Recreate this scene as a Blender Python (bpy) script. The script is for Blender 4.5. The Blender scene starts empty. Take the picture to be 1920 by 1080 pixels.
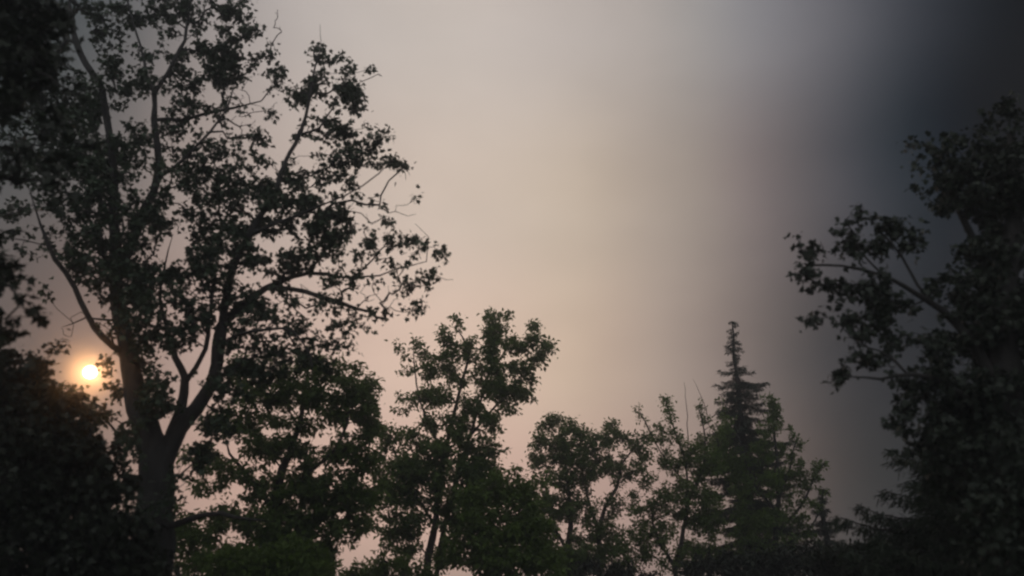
import bpy, math
import numpy as np
from mathutils import Vector
R = math.radians
scene = bpy.context.scene
col = scene.collection
rng = np.random.default_rng(7)

# ------------------------------------------------------------------ camera
PITCH = R(24.0); FPX = 1507.0; CAM = np.array([0.0, 0.0, 1.6])
cd = bpy.data.cameras.new('camera'); cam = bpy.data.objects.new('camera', cd); col.objects.link(cam)
cam.location = CAM; cam.rotation_euler = (R(90) + PITCH, 0, 0)
cd.sensor_width = 36.0; cd.lens = 36.0 * FPX / 1920.0
cd.clip_start = 0.05; cd.clip_end = 5000.0
cd.dof.use_dof = True; cd.dof.focus_distance = 90.0; cd.dof.aperture_fstop = 0.80
scene.camera = cam

def pdir(px, py):
    """world direction seen at a pixel of the 1920 x 1080 photograph"""
    x = (px - 960.0) / FPX; u = (540.0 - py) / FPX
    return np.array([x, math.cos(PITCH) - u * math.sin(PITCH), math.sin(PITCH) + u * math.cos(PITCH)])
def at(px, py, Y):
    d = pdir(px, py); return CAM + d * (Y / d[1])
def azel(px, py):
    d = pdir(px, py); return math.atan2(d[0], d[1]), math.atan2(d[2], math.hypot(d[0], d[1]))

# ------------------------------------------------------------------ sky
def lin(c):
    return tuple(((v / 255.0) / 12.92 if v <= 10 else ((v / 255.0 + 0.055) / 1.055) ** 2.4) for v in c)
SUN_AZ, SUN_EL = azel(169, 698)
sun_dir = Vector((math.sin(SUN_AZ) * math.cos(SUN_EL), math.cos(SUN_AZ) * math.cos(SUN_EL), math.sin(SUN_EL)))
world = bpy.data.worlds.new('World'); scene.world = world; world.use_nodes = True
nt = world.node_tree; nt.nodes.clear(); N = nt.nodes.new; L = nt.links.new
def mth(op, a, b=None, c=None, clamp=False):
    n = N('ShaderNodeMath'); n.operation = op; n.use_clamp = clamp
    for i, v in enumerate((a, b, c)):
        if v is None: continue
        if isinstance(v, (int, float)): n.inputs[i].default_value = v
        else: L(v, n.inputs[i])
    return n.outputs[0]
tc = N('ShaderNodeTexCoord'); sep = N('ShaderNodeSeparateXYZ'); L(tc.outputs['Generated'], sep.inputs[0])
X, Y_, Z = sep.outputs
az = mth('ARCTAN2', X, Y_); el = mth('ARCSINE', Z)
# thick smoke cloud: soft uneven edges
nz = N('ShaderNodeTexNoise'); nz.inputs['Scale'].default_value = 2.6; nz.inputs['Detail'].default_value = 4; nz.inputs['Roughness'].default_value = 0.55
mp = N('ShaderNodeMapping'); mp.inputs['Scale'].default_value = (1, 1, 2.0); L(tc.outputs['Generated'], mp.inputs[0]); L(mp.outputs[0], nz.inputs['Vector'])
nzv = mth('SUBTRACT', nz.outputs['Fac'], 0.5)
azn = mth('ADD', az, mth('MULTIPLY', nzv, R(3.0)))
azf = mth('MULTIPLY_ADD', azn, 1 / (2 * math.pi), 0.5)
BACK_FILL = (198, 198, 200)  # unseen sky behind the camera, brightened as fill light for the tree fronts
def row(y, pts):
    cr = N('ShaderNodeValToRGB'); L(azf, cr.inputs[0]); e = cr.color_ramp
    e.interpolation = 'B_SPLINE'
    st = [(azel(x, y)[0] / (2 * math.pi) + 0.5, tuple(max(0.002, v - 0.006 - 0.007 * min(1, max(0, (x - 1100) / 700))) for v in lin(c))) for x, c in pts]
    st = [(0.0, lin(BACK_FILL)), (st[0][0] - 0.24, lin(BACK_FILL)), (st[0][0] - 0.13, lin([0.7*a+0.3*b for a, b in zip(pts[0][1], BACK_FILL)]))] + st + \
         [(st[-1][0] + 0.15, lin([0.7*a+0.3*b for a, b in zip(pts[-1][1], BACK_FILL)])), (st[-1][0] + 0.26, lin(BACK_FILL)), (1.0, lin(BACK_FILL))]
    e.elements[0].position = 0.0; e.elements[1].position = 1.0
    e.elements[0].color = (*st[0][1], 1); e.elements[1].color = (*st[-1][1], 1)
    for p, c in st[1:-1]:
        q = e.elements.new(p); q.color = (*c, 1)
    return cr.outputs[0]
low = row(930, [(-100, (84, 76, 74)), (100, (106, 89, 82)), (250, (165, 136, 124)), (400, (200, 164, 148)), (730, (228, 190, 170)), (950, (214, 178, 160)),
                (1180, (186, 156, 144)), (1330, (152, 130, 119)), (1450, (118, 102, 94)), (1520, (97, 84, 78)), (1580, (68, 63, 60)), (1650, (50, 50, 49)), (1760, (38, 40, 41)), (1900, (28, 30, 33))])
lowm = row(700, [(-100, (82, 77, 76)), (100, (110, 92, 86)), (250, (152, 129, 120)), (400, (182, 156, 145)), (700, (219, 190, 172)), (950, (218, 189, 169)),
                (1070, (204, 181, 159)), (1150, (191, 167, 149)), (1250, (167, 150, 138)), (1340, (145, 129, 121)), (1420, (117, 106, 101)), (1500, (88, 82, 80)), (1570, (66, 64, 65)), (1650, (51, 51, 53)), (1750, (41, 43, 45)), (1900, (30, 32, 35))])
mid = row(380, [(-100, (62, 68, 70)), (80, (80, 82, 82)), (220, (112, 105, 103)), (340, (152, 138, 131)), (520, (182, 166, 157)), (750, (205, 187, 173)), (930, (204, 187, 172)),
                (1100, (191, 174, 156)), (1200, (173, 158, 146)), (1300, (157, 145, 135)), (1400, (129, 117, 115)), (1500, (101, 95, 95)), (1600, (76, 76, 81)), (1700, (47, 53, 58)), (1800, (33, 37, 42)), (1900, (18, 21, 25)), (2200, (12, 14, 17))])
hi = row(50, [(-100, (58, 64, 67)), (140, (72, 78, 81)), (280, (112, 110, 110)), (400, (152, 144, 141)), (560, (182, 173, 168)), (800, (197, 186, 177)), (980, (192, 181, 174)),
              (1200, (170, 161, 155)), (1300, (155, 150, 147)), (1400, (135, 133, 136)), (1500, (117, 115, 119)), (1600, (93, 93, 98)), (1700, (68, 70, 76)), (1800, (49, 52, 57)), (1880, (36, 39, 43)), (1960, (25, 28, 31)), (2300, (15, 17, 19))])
def mixc(f, a, b):
    m = N('ShaderNodeMix'); m.data_type = 'RGBA'; L(f, m.inputs[0]); L(a, m.inputs[6]); L(b, m.inputs[7]); return m.outputs[2]
def span(a, b):
    m = N('ShaderNodeMapRange'); m.interpolation_type = 'SMOOTHSTEP'; L(el, m.inputs[0]); m.inputs[1].default_value = a; m.inputs[2].default_value = b; return m.outputs[0]
E = [azel(960, y)[1] for y in (930, 700, 380, 50)]
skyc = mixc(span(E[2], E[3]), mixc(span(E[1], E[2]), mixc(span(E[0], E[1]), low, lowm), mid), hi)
# faint mottling of the smoke
nz2 = N('ShaderNodeTexNoise'); nz2.inputs['Scale'].default_value = 7.0; nz2.inputs['Detail'].default_value = 5; L(mp.outputs[0], nz2.inputs['Vector'])
mot = mth('MULTIPLY_ADD', mth('SUBTRACT', nz2.outputs['Fac'], 0.5), 0.17, 1.0)
vm = N('ShaderNodeVectorMath'); vm.operation = 'SCALE'; L(skyc, vm.inputs[0]); L(mot, vm.inputs['Scale'])
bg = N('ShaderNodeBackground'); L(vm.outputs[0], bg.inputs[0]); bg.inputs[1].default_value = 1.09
# clear daylight sky filtering through the smoke
sk = N('ShaderNodeTexSky'); sk.sky_type = 'NISHITA'; sk.sun_disc = False; sk.sun_elevation = SUN_EL; sk.sun_rotation = SUN_AZ
bg2 = N('ShaderNodeBackground'); L(sk.outputs[0], bg2.inputs[0]); bg2.inputs[1].default_value = 0.001
# the dimmed sun itself with its narrow aureole
dt = N('ShaderNodeVectorMath'); dt.operation = 'DOT_PRODUCT'; L(tc.outputs['Generated'], dt.inputs[0]); dt.inputs[1].default_value = sun_dir
ang = mth('ARCCOSINE', mth('MINIMUM', dt.outputs['Value'], 1.0))
disc = N('ShaderNodeMapRange'); disc.interpolation_type = 'SMOOTHSTEP'; L(ang, disc.inputs[0])
disc.inputs[1].default_value = R(0.12); disc.inputs[2].default_value = R(0.50); disc.inputs[3].default_value = 1; disc.inputs[4].default_value = 0
bg3 = N('ShaderNodeBackground'); bg3.inputs[0].default_value = (1.0, 0.90, 0.72, 1); L(mth('MULTIPLY', disc.outputs[0], 12.0), bg3.inputs[1])
bg4 = N('ShaderNodeBackground'); bg4.inputs[0].default_value = (1.0, 0.48, 0.17, 1)
L(mth('MULTIPLY', mth('POWER', 2.718, mth('MULTIPLY', ang, -1 / R(0.6))), 0.35), bg4.inputs[1])
a3 = N('ShaderNodeAddShader'); a1 = N('ShaderNodeAddShader'); a2 = N('ShaderNodeAddShader'); out = N('ShaderNodeOutputWorld')
L(bg.outputs[0], a1.inputs[0]); L(bg2.outputs[0], a1.inputs[1]); L(a1.outputs[0], a2.inputs[0]); L(bg3.outputs[0], a2.inputs[1]); L(a2.outputs[0], a3.inputs[0]); L(bg4.outputs[0], a3.inputs[1]); L(a3.outputs[0], out.inputs[0])

# ------------------------------------------------------------------ sun lamp
sl = bpy.data.lights.new('sun_light', 'SUN'); sl.energy = 0.036; sl.angle = R(1.0); sl.color = (1.0, 0.45, 0.15)
so = bpy.data.objects.new('sun_light', sl); col.objects.link(so)
so.rotation_euler = sun_dir.to_track_quat('Z', 'Y').to_euler(); so.location = (-20, 40, 30)

# ------------------------------------------------------------------ view
scene.view_settings.view_transform = 'Standard'; scene.view_settings.look = 'None'
scene.view_settings.exposure = 0.0; scene.view_settings.gamma = 1.0; scene.view_settings.use_curve_mapping = False
cy = scene.cycles
cy.use_denoising = True; cy.volume_bounces = 0; cy.max_bounces = 5; cy.diffuse_bounces = 2; cy.transmission_bounces = 3
cy.transparent_max_bounces = 8; cy.sample_clamp_indirect = 3.0; cy.filter_width = 2.2
scene.render.film_transparent = False

# ------------------------------------------------------------------ helpers
def tagit(o, label=None, cat=None, group=None, kind=None):
    if label: o['label'] = label
    if cat: o['category'] = cat
    if group: o['group'] = group
    if kind: o['kind'] = kind
    return o
def empty(name, loc, label, cat, group=None):
    o = bpy.data.objects.new(name, None); col.objects.link(o); o.location = [float(v) for v in loc]
    o.empty_display_size = 0.3
    return tagit(o, label, cat, group)
def np_mesh(name, V, F):
    """V (n,3); F (m,3) or (m,4)"""
    me = bpy.data.meshes.new(name); V = np.asarray(V, np.float32); F = np.asarray(F, np.int32); k = F.shape[1]
    me.vertices.add(len(V)); me.vertices.foreach_set('co', V.ravel())
    me.loops.add(F.size); me.loops.foreach_set('vertex_index', F.ravel())
    me.polygons.add(len(F)); me.polygons.foreach_set('loop_start', np.arange(0, F.size, k, dtype=np.int32))
    me.update(calc_edges=True); me.validate()
    return me
def link(name, me, mat, parent=None, origin=None, smooth=False, kind=None):
    o = bpy.data.objects.new(name, me); col.objects.link(o)
    if mat and not me.materials: me.materials.append(mat)
    if smooth: me.polygons.foreach_set('use_smooth', np.ones(len(me.polygons), bool))
    if parent is not None:
        o.parent = parent
    if kind: o['kind'] = kind
    return o

# ------------------------------------------------------------------ materials
def leaf_mat(name, dark, light, trans=0.25, rough=0.55):
    m = bpy.data.materials.new(name); m.use_nodes = True; t = m.node_tree; t.nodes.clear()
    n = t.nodes.new; l = t.links.new
    g = n('ShaderNodeNewGeometry'); ns = n('ShaderNodeTexNoise'); ns.inputs['Scale'].default_value = 0.9; ns.inputs['Detail'].default_value = 3
    l(g.outputs['Position'], ns.inputs['Vector'])
    a = n('ShaderNodeMath'); a.operation = 'MULTIPLY_ADD'; l(g.outputs['Random Per Island'], a.inputs[0]); a.inputs[1].default_value = 0.6
    b = n('ShaderNodeMath'); b.operation = 'MULTIPLY_ADD'; l(ns.outputs['Fac'], b.inputs[0]); b.inputs[1].default_value = 1.3; b.inputs[2].default_value = -0.45; l(b.outputs[0], a.inputs[2])
    r = n('ShaderNodeValToRGB'); l(a.outputs[0], r.inputs[0]); r.color_ramp.elements[0].color = (*dark, 1); r.color_ramp.elements[1].color = (*light, 1)
    p = n('ShaderNodeBsdfPrincipled'); l(r.outputs[0], p.inputs['Base Color']); p.inputs['Roughness'].default_value = rough; p.inputs['Specular IOR Level'].default_value = 0.25
    tr = n('ShaderNodeBsdfTranslucent'); l(r.outputs[0], tr.inputs[0])
    mx = n('ShaderNodeMixShader'); mx.inputs[0].default_value = trans; l(p.outputs[0], mx.inputs[1]); l(tr.outputs[0], mx.inputs[2])
    o = n('ShaderNodeOutputMaterial'); l(mx.outputs[0], o.inputs[0]); return m
def bark_mat(name, c1, c2, scale=6.0):
    m = bpy.data.materials.new(name); m.use_nodes = True; t = m.node_tree; p = t.nodes['Principled BSDF']; n = t.nodes.new; l = t.links.new
    tcn = n('ShaderNodeTexCoord'); mpn = n('ShaderNodeMapping'); mpn.inputs['Scale'].default_value = (1, 1, 0.22); l(tcn.outputs['Object'], mpn.inputs[0])
    ns = n('ShaderNodeTexNoise'); ns.inputs['Scale'].default_value = scale * 2; ns.inputs['Detail'].default_value = 8; l(mpn.outputs[0], ns.inputs['Vector'])
    r = n('ShaderNodeValToRGB'); l(ns.outputs['Fac'], r.inputs[0]); r.color_ramp.elements[0].color = (*c1, 1); r.color_ramp.elements[1].color = (*c2, 1)
    r.color_ramp.elements[0].position = 0.35; r.color_ramp.elements[1].position = 0.65
    l(r.outputs[0], p.inputs['Base Color']); p.inputs['Roughness'].default_value = 0.9
    bp = n('ShaderNodeBump'); bp.inputs['Strength'].default_value = 0.8; bp.inputs['Distance'].default_value = 0.03; l(ns.outputs['Fac'], bp.inputs['Height']); l(bp.outputs[0], p.inputs['Normal'])
    return m
M = {
    'maple': leaf_mat('maple_leaf', (0.019, 0.033, 0.018), (0.047, 0.075, 0.038), 0.18),
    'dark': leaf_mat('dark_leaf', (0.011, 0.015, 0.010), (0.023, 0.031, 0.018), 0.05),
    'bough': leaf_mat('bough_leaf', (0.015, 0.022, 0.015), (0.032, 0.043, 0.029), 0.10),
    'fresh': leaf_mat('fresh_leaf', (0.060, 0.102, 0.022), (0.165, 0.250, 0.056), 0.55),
    'olive': leaf_mat('olive_leaf', (0.054, 0.098, 0.026), (0.150, 0.228, 0.058), 0.58),
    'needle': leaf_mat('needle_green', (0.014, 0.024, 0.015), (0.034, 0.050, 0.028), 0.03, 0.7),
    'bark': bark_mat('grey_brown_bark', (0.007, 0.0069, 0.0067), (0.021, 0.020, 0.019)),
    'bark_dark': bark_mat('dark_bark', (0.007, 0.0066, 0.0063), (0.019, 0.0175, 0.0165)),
    'grass': leaf_mat('grass_blade', (0.030, 0.055, 0.018), (0.080, 0.120, 0.040), 0.15),
}

# ------------------------------------------------------------------ tree machinery
LEAF = {}
DENS = 3.6
def tmpl(kind):
    """leaf outline as verts (x = width, y = length) with a fold and curl, plus a triangle list"""
    if kind in LEAF: return LEAF[kind]
    if kind == 'maple':        # five pointed lobes
        pts = [(0, 0), (.20, .04), (.46, .02), (.34, .26), (.56, .52), (.24, .56), (.0, 1.0), (-.24, .56), (-.56, .52), (-.34, .26), (-.46, .02), (-.20, .04)]
        c = (0, .36); P = [c] + pts; n = len(pts)
        V = np.array([(x, y, 0.22 * abs(x) - 0.22 * y * y) for x, y in P]); F = [(0, 1 + i, 1 + (i + 1) % n) for i in range(n)]
    elif kind == 'ovate':
        P = [(0, 0), (.26, .32), (.20, .68), (0, 1), (-.20, .68), (-.26, .32)]
        V = np.array([(x, y, 0.35 * abs(x) - 0.18 * y * y) for x, y in P]); F = [(0, 1, 2), (0, 2, 3), (0, 3, 4), (0, 4, 5)]
    elif kind == 'needle':
        P = [(-.07, 0), (.07, 0), (.05, .7), (0, 1), (-.05, .7)]
        V = np.array([(x, y, -.1 * y * y) for x, y in P]); F = [(0, 1, 2), (0, 2, 3), (0, 3, 4)]
    LEAF[kind] = (V.astype(np.float32), np.array(F, np.int32)); return LEAF[kind]

def leaf_arrays(kind, pos, size, out, droop=0.5, spread=0.8):
    """leaf frames: y axis along the leaf, pointing out of the clump and hanging"""
    n = len(pos)
    y = out + rng.normal(0, spread, (n, 3)); y[:, 2] -= droop; y /= np.linalg.norm(y, axis=1, keepdims=True) + 1e-9
    up = np.array([0, 0, 1.0]) + rng.normal(0, 0.75, (n, 3))
    x = np.cross(y, up); x /= np.linalg.norm(x, axis=1, keepdims=True) + 1e-9
    z = np.cross(x, y)
    s = size * rng.uniform(0.5, 1.25, n)
    return x, y, z, s
def leaf_mesh(name, kind, pos, size, out, droop=0.5, spread=0.8):
    V, F = tmpl(kind); x, y, z, s = leaf_arrays(kind, pos, size, out, droop, spread)
    W = (V[None, :, 0:1] * x[:, None] + V[None, :, 1:2] * y[:, None] + V[None, :, 2:3] * z[:, None]) * s[:, None, None] + pos[:, None]
    n, k = len(pos), len(V)
    FF = (F[None] + (np.arange(n) * k)[:, None, None]).reshape(-1, 3)
    return np_mesh(name, W.reshape(-1, 3), FF)

def frame(d):
    d = d / (np.linalg.norm(d) + 1e-9); a = np.array([0, 0, 1.0]) if abs(d[2]) < 0.8 else np.array([1.0, 0, 0])
    u = np.cross(d, a); u /= np.linalg.norm(u); return u, np.cross(d, u)
def tube(P, Rr, sides, V, F, rough=0.0):
    """append a closed tapering tube (quads, point caps as degenerate-free tris made of quads)"""
    P = np.asarray(P); n = len(P); base = sum(len(v) for v in V)
    T = np.zeros_like(P); T[1:-1] = P[2:] - P[:-2]; T[0] = P[1] - P[0]; T[-1] = P[-1] - P[-2]
    u, w = frame(T[0]); ang = np.arange(sides) * 2 * math.pi / sides; rings = []
    for i in range(n):
        t = T[i] / (np.linalg.norm(T[i]) + 1e-9); u = u - t * u.dot(t); u /= np.linalg.norm(u) + 1e-9; w = np.cross(t, u)
        r = Rr[i] * (1 + (rng.uniform(-rough, rough, sides) if rough else 0))
        rings.append(P[i] + (np.cos(ang)[:, None] * u + np.sin(ang)[:, None] * w) * np.reshape(r, (-1, 1)) if rough else P[i] + (np.cos(ang)[:, None] * u + np.sin(ang)[:, None] * w) * r)
    V.append(np.concatenate(rings))
    for i in range(n - 1):
        a = base + i * sides; b = a + sides
        j = np.arange(sides); k = (j + 1) % sides
        F.append(np.stack([a + j, a + k, b + k, b + j], 1))

def resample(pts, step):
    P = [np.array(p[:3], float) for p in pts]; Rr = [p[3] for p in pts]
    # Catmull-Rom through the traced points
    out, ro = [], []
    Q = [2 * P[0] - P[1]] + P + [2 * P[-1] - P[-2]]
    for i in range(len(P) - 1):
        n = max(2, int(np.linalg.norm(P[i + 1] - P[i]) / step))
        for j in range(n):
            t = j / n; a, b, c, d = Q[i:i + 4]
            out.append(0.5 * (2 * b + (c - a) * t + (2 * a - 5 * b + 4 * c - d) * t * t + (3 * b - a - 3 * c + d) * t ** 3)); ro.append(Rr[i] * (1 - t) + Rr[i + 1] * t)
    out.append(P[-1]); ro.append(Rr[-1]); return np.array(out), np.array(ro)

def hollow(p, holes, Y):
    """gaps in the crown, as upright lens-shaped voids through its depth"""
    if not len(holes): return np.zeros(len(p), bool)
    d = p - CAM; u = (d[:, 2] * math.cos(PITCH) - d[:, 1] * math.sin(PITCH)); f = d[:, 1] * math.cos(PITCH) + d[:, 2] * math.sin(PITCH)
    px = 960 + FPX * d[:, 0] / f; py = 540 - FPX * u / f; m = np.zeros(len(p), bool)
    for hx, hy, rx, ry in holes: m |= ((px - hx) / rx) ** 2 + ((py - hy) / ry) ** 2 < 1
    return m

def tree(name, label, cat, Y, limbs, blobs, leaf='maple', mat='maple', bark='bark', size=0.11, clump=0.2, per=22, cpx=None,
         dens=1.0, droop=0.5, spread=0.8, holes=(), depth=1.0, group=None, step=0.28, tip=0.0055, loose=0, limb_n=400, part_leaves=0, twig_bare=0, sides=9, bare=()):
    """limbs: traced polylines of (px, py, dy, width_px), the first one the trunk; blobs: (px, py, rx, ry, density[, dy])"""
    sc = Y / FPX * 1.05                                 # metres per photo pixel
    P, PA, RR, LID = [], [], [], []
    base = None
    for li, lb in enumerate(limbs):
        pts = []
        for (px, py, dy, w) in lb:
            q = at(px, py, Y + dy); pts.append((*q, max(0.006, 0.5 * w * sc * (0.72 if li else 0.82))))
        if li == 0:
            b = pts[0]; base = np.array([b[0], b[1], 0.0]); pts = [(b[0], b[1], -0.05, b[3] * 1.35), (b[0], b[1], 0.35, b[3] * 1.12)] + pts
        q, r = resample(pts, step)
        if len(P):
            A = np.array(P); k = int(np.argmin(((A - q[0]) ** 2).sum(1))); pa = k
            if np.linalg.norm(A[k] - q[0]) > 0.5:       # bridge from the parent limb
                n = int(np.linalg.norm(A[k] - q[0]) / step)
                for j in range(1, n + 1):
                    P.append(A[k] + (q[0] - A[k]) * j / (n + 1)); PA.append(pa); RR.append(r[0]); LID.append(li); pa = len(P) - 1
            elif True:
                pass
        else: pa = -1
        for j in range(len(q)):
            P.append(q[j] + (rng.normal(0, 0.012, 3) if 0 < j else 0)); PA.append(pa); RR.append(r[j]); LID.append(li); pa = len(P) - 1
    nskel = len(P)
    # crown clumps
    C, B = [], []
    for bi, bl in enumerate(list(blobs) + list(bare)):
        px, py, rx, ry, de = bl[:5]; dy = bl[5] if len(bl) > 5 else 0.0
        c = at(px, py, Y + dy); ax = rx * sc; ay = ry * sc; az_ = min(max(ax, ay), 1.6 * min(ax, ay)) * depth
        n = max(1, int(round(DENS * de * dens * rx * ry * math.pi / (math.pi * (clump / sc) ** 2) * 0.9)))
        u = rng.normal(size=(n, 3)); u /= np.linalg.norm(u, axis=1, keepdims=True); u *= rng.uniform(0.05, 1, (n, 1)) ** 0.42
        q = c + u * np.array([ax, az_, ay]); C.append(q); B.append(np.full(n, bi >= len(blobs)))
    C = np.concatenate(C); B = np.concatenate(B); ok = ~hollow(C, holes, Y) & (C[:, 2] > 0.5) | B; C = C[ok]; B = B[ok]
    # grow twigs: nearest clump first
    MAXN = 60000; NP = np.zeros((MAXN, 3)); NP[:nskel] = P; cnt = nskel
    PA = list(PA); RR = list(RR); LID = list(LID); tips = []
    SK = NP[:nskel]; dist = np.array([((SK - c) ** 2).sum(1).min() for c in C]); order = np.argsort(dist)
    root = NP[0].copy(); droot = np.zeros(MAXN); droot[:cnt] = np.linalg.norm(NP[:cnt] - base, axis=1)
    for ci in order:
        c = C[ci]; v = c - NP[:cnt]; d = np.linalg.norm(v, axis=1); dc = np.linalg.norm(c - base)
        cost = d * (1 + 0.9 * np.clip(droot[:cnt] - dc + 0.35 * d, 0, None) / (d + 0.3)) + 0.35 * np.clip(-v[:, 2], 0, None)
        cost[:3] += 5
        k = int(np.argmin(cost)); a = NP[k].copy(); dd = float(d[k])
        n = max(2, int(dd / step)); pa = k
        side = rng.normal(0, 0.08 * dd, 3); side[2] += 0.06 * dd
        prev = NP[PA[k]] if PA[k] >= 0 else a - np.array([0, 0, 1]); tdir = (a - prev); tdir /= np.linalg.norm(tdir) + 1e-9
        mid_ = a + (c - a) * 0.5 + side + tdir * 0.16 * dd
        for j in range(1, n + 1):
            t = j / n; q = (1 - t) ** 2 * a + 2 * t * (1 - t) * mid_ + t * t * c + (rng.normal(0, 0.02, 3) if j < n else 0)
            NP[cnt] = q; droot[cnt] = np.linalg.norm(q - base); PA.append(pa); RR.append(0.0); LID.append(LID[k]); pa = cnt; cnt += 1
        tips.append(cnt - 1)
    NP = NP[:cnt]; PAa = np.array(PA)
    # pipe-model radii for the twigs
    acc = np.zeros(cnt); kids = [[] for _ in range(cnt)]
    for i in range(cnt):
        if PA[i] >= 0: kids[PA[i]].append(i)
    rad = np.zeros(cnt)
    for i in range(cnt - 1, -1, -1):
        s = acc[i] if acc[i] > 0 else tip ** 2.2
        rr = s ** (1 / 2.2)
        rad[i] = max(RR[i], min(rr, 0.07)) if i < nskel else min(rr, 0.06)
        if PA[i] >= 0: acc[PA[i]] += s
    # chains -> tubes, gathered per limb
    VV = [[] for _ in limbs]; FF = [[] for _ in limbs]
    done = np.zeros(cnt, bool); starts = [0]
    stack = [(0, -1)]
    while stack:
        s, par = stack.pop(); ch = [s] if par < 0 else [par, s]; cur = s
        while kids[cur]:
            ks = kids[cur]
            same = [k for k in ks if k < nskel and LID[k] == LID[cur]] if cur < nskel else ks
            nx = max(same or ks, key=lambda k: rad[k])
            if not same and cur < nskel and nx >= nskel and rad[nx] < 0.5 * rad[cur]: nx = max(ks, key=lambda k: rad[k])
            for k in ks:
                if k != nx: stack.append((k, cur))
            if nx < nskel and LID[nx] != LID[cur]:
                stack.append((nx, cur)); break
            ch.append(nx); cur = nx
        if len(ch) < 2: continue
        r = np.array([rad[i] for i in ch])
        if par >= 0: r[0] = min(r[0], r[1] * 1.25)
        li = LID[s]; sd = sides if r.max() > 0.05 else (5 if r.max() > 0.018 else 3)
        r[-3:] = np.minimum(r[-3:], [0.02, 0.012, 0.004][-len(r[-3:]):])
        tube(NP[ch], r, sd, VV[li], FF[li], 0.06 if sd >= 8 else 0)
    root_o = empty(name, base, label, cat, group)
    loc = np.array(base)
    for li in range(len(limbs)):
        if not VV[li]: continue
        me = np_mesh('trunk' if li == 0 else 'branch', np.concatenate(VV[li]) - loc, np.concatenate(FF[li]))
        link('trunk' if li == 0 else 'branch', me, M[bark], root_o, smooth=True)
    # leaves
    tp = NP[tips]; pr = NP[PAa[tips]]; dirs = tp - pr; dirs /= np.linalg.norm(dirs, axis=1, keepdims=True) + 1e-9
    keep = (rng.random(len(tips)) >= twig_bare) & ~B[order]; tp, pr, dirs = tp[keep], pr[keep], dirs[keep]
    cnts = rng.poisson(1.45 * per * rng.uniform(0.45, 1.5, len(tp))) + 2
    idx = np.repeat(np.arange(len(tp)), cnts); off = rng.normal(size=(len(idx), 3)) * clump * np.array([0.62, 0.62, 0.5]) * rng.uniform(0.25, 1.0, (len(idx), 1))
    al = rng.uniform(-1.0, 0.35, len(idx))[:, None]
    pos = tp[idx] + off + dirs[idx] * al * clump
    ok = ~hollow(pos, [(h[0], h[1], h[2] * .8, h[3] * .8) for h in holes], Y); pos = pos[ok]; off = off[ok]
    outv = off / (np.linalg.norm(off, axis=1, keepdims=True) + 1e-9)
    crown = link('crown', leaf_mesh('crown', leaf, pos - loc, size, outv, droop, spread), M[mat], root_o, kind='stuff')
    # the large leaves standing free against the sky
    if part_leaves:
        V, F = tmpl(leaf); base_me = np_mesh('leaf', V * size * 1.25, F); base_me.materials.append(M[mat])
        cand = np.argsort(-tp[:, 0] - 0.25 * tp[:, 2])[:part_leaves // 3]
        lp = np.repeat(tp[cand], 3, axis=0); dr = np.repeat(dirs[cand], 3, axis=0)
        lp = lp + dr * rng.uniform(0, clump * .6, (len(lp), 1)) + rng.normal(0, clump * .25, lp.shape)
        x, y, z, s = leaf_arrays(leaf, lp, 1.0, dr, droop, 0.6)
        from mathutils import Matrix
        for i in range(len(lp)):
            o = bpy.data.objects.new('leaf', base_me); col.objects.link(o); o.parent = root_o
            m = Matrix((x[i] * s[i], y[i] * s[i], z[i] * s[i])).transposed().to_4x4(); m.translation = lp[i] - loc; o.matrix_local = m
    print(label[:20], 'clumps', len(tp), 'leaves', len(pos), 'nodes', cnt)
    return root_o

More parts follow.
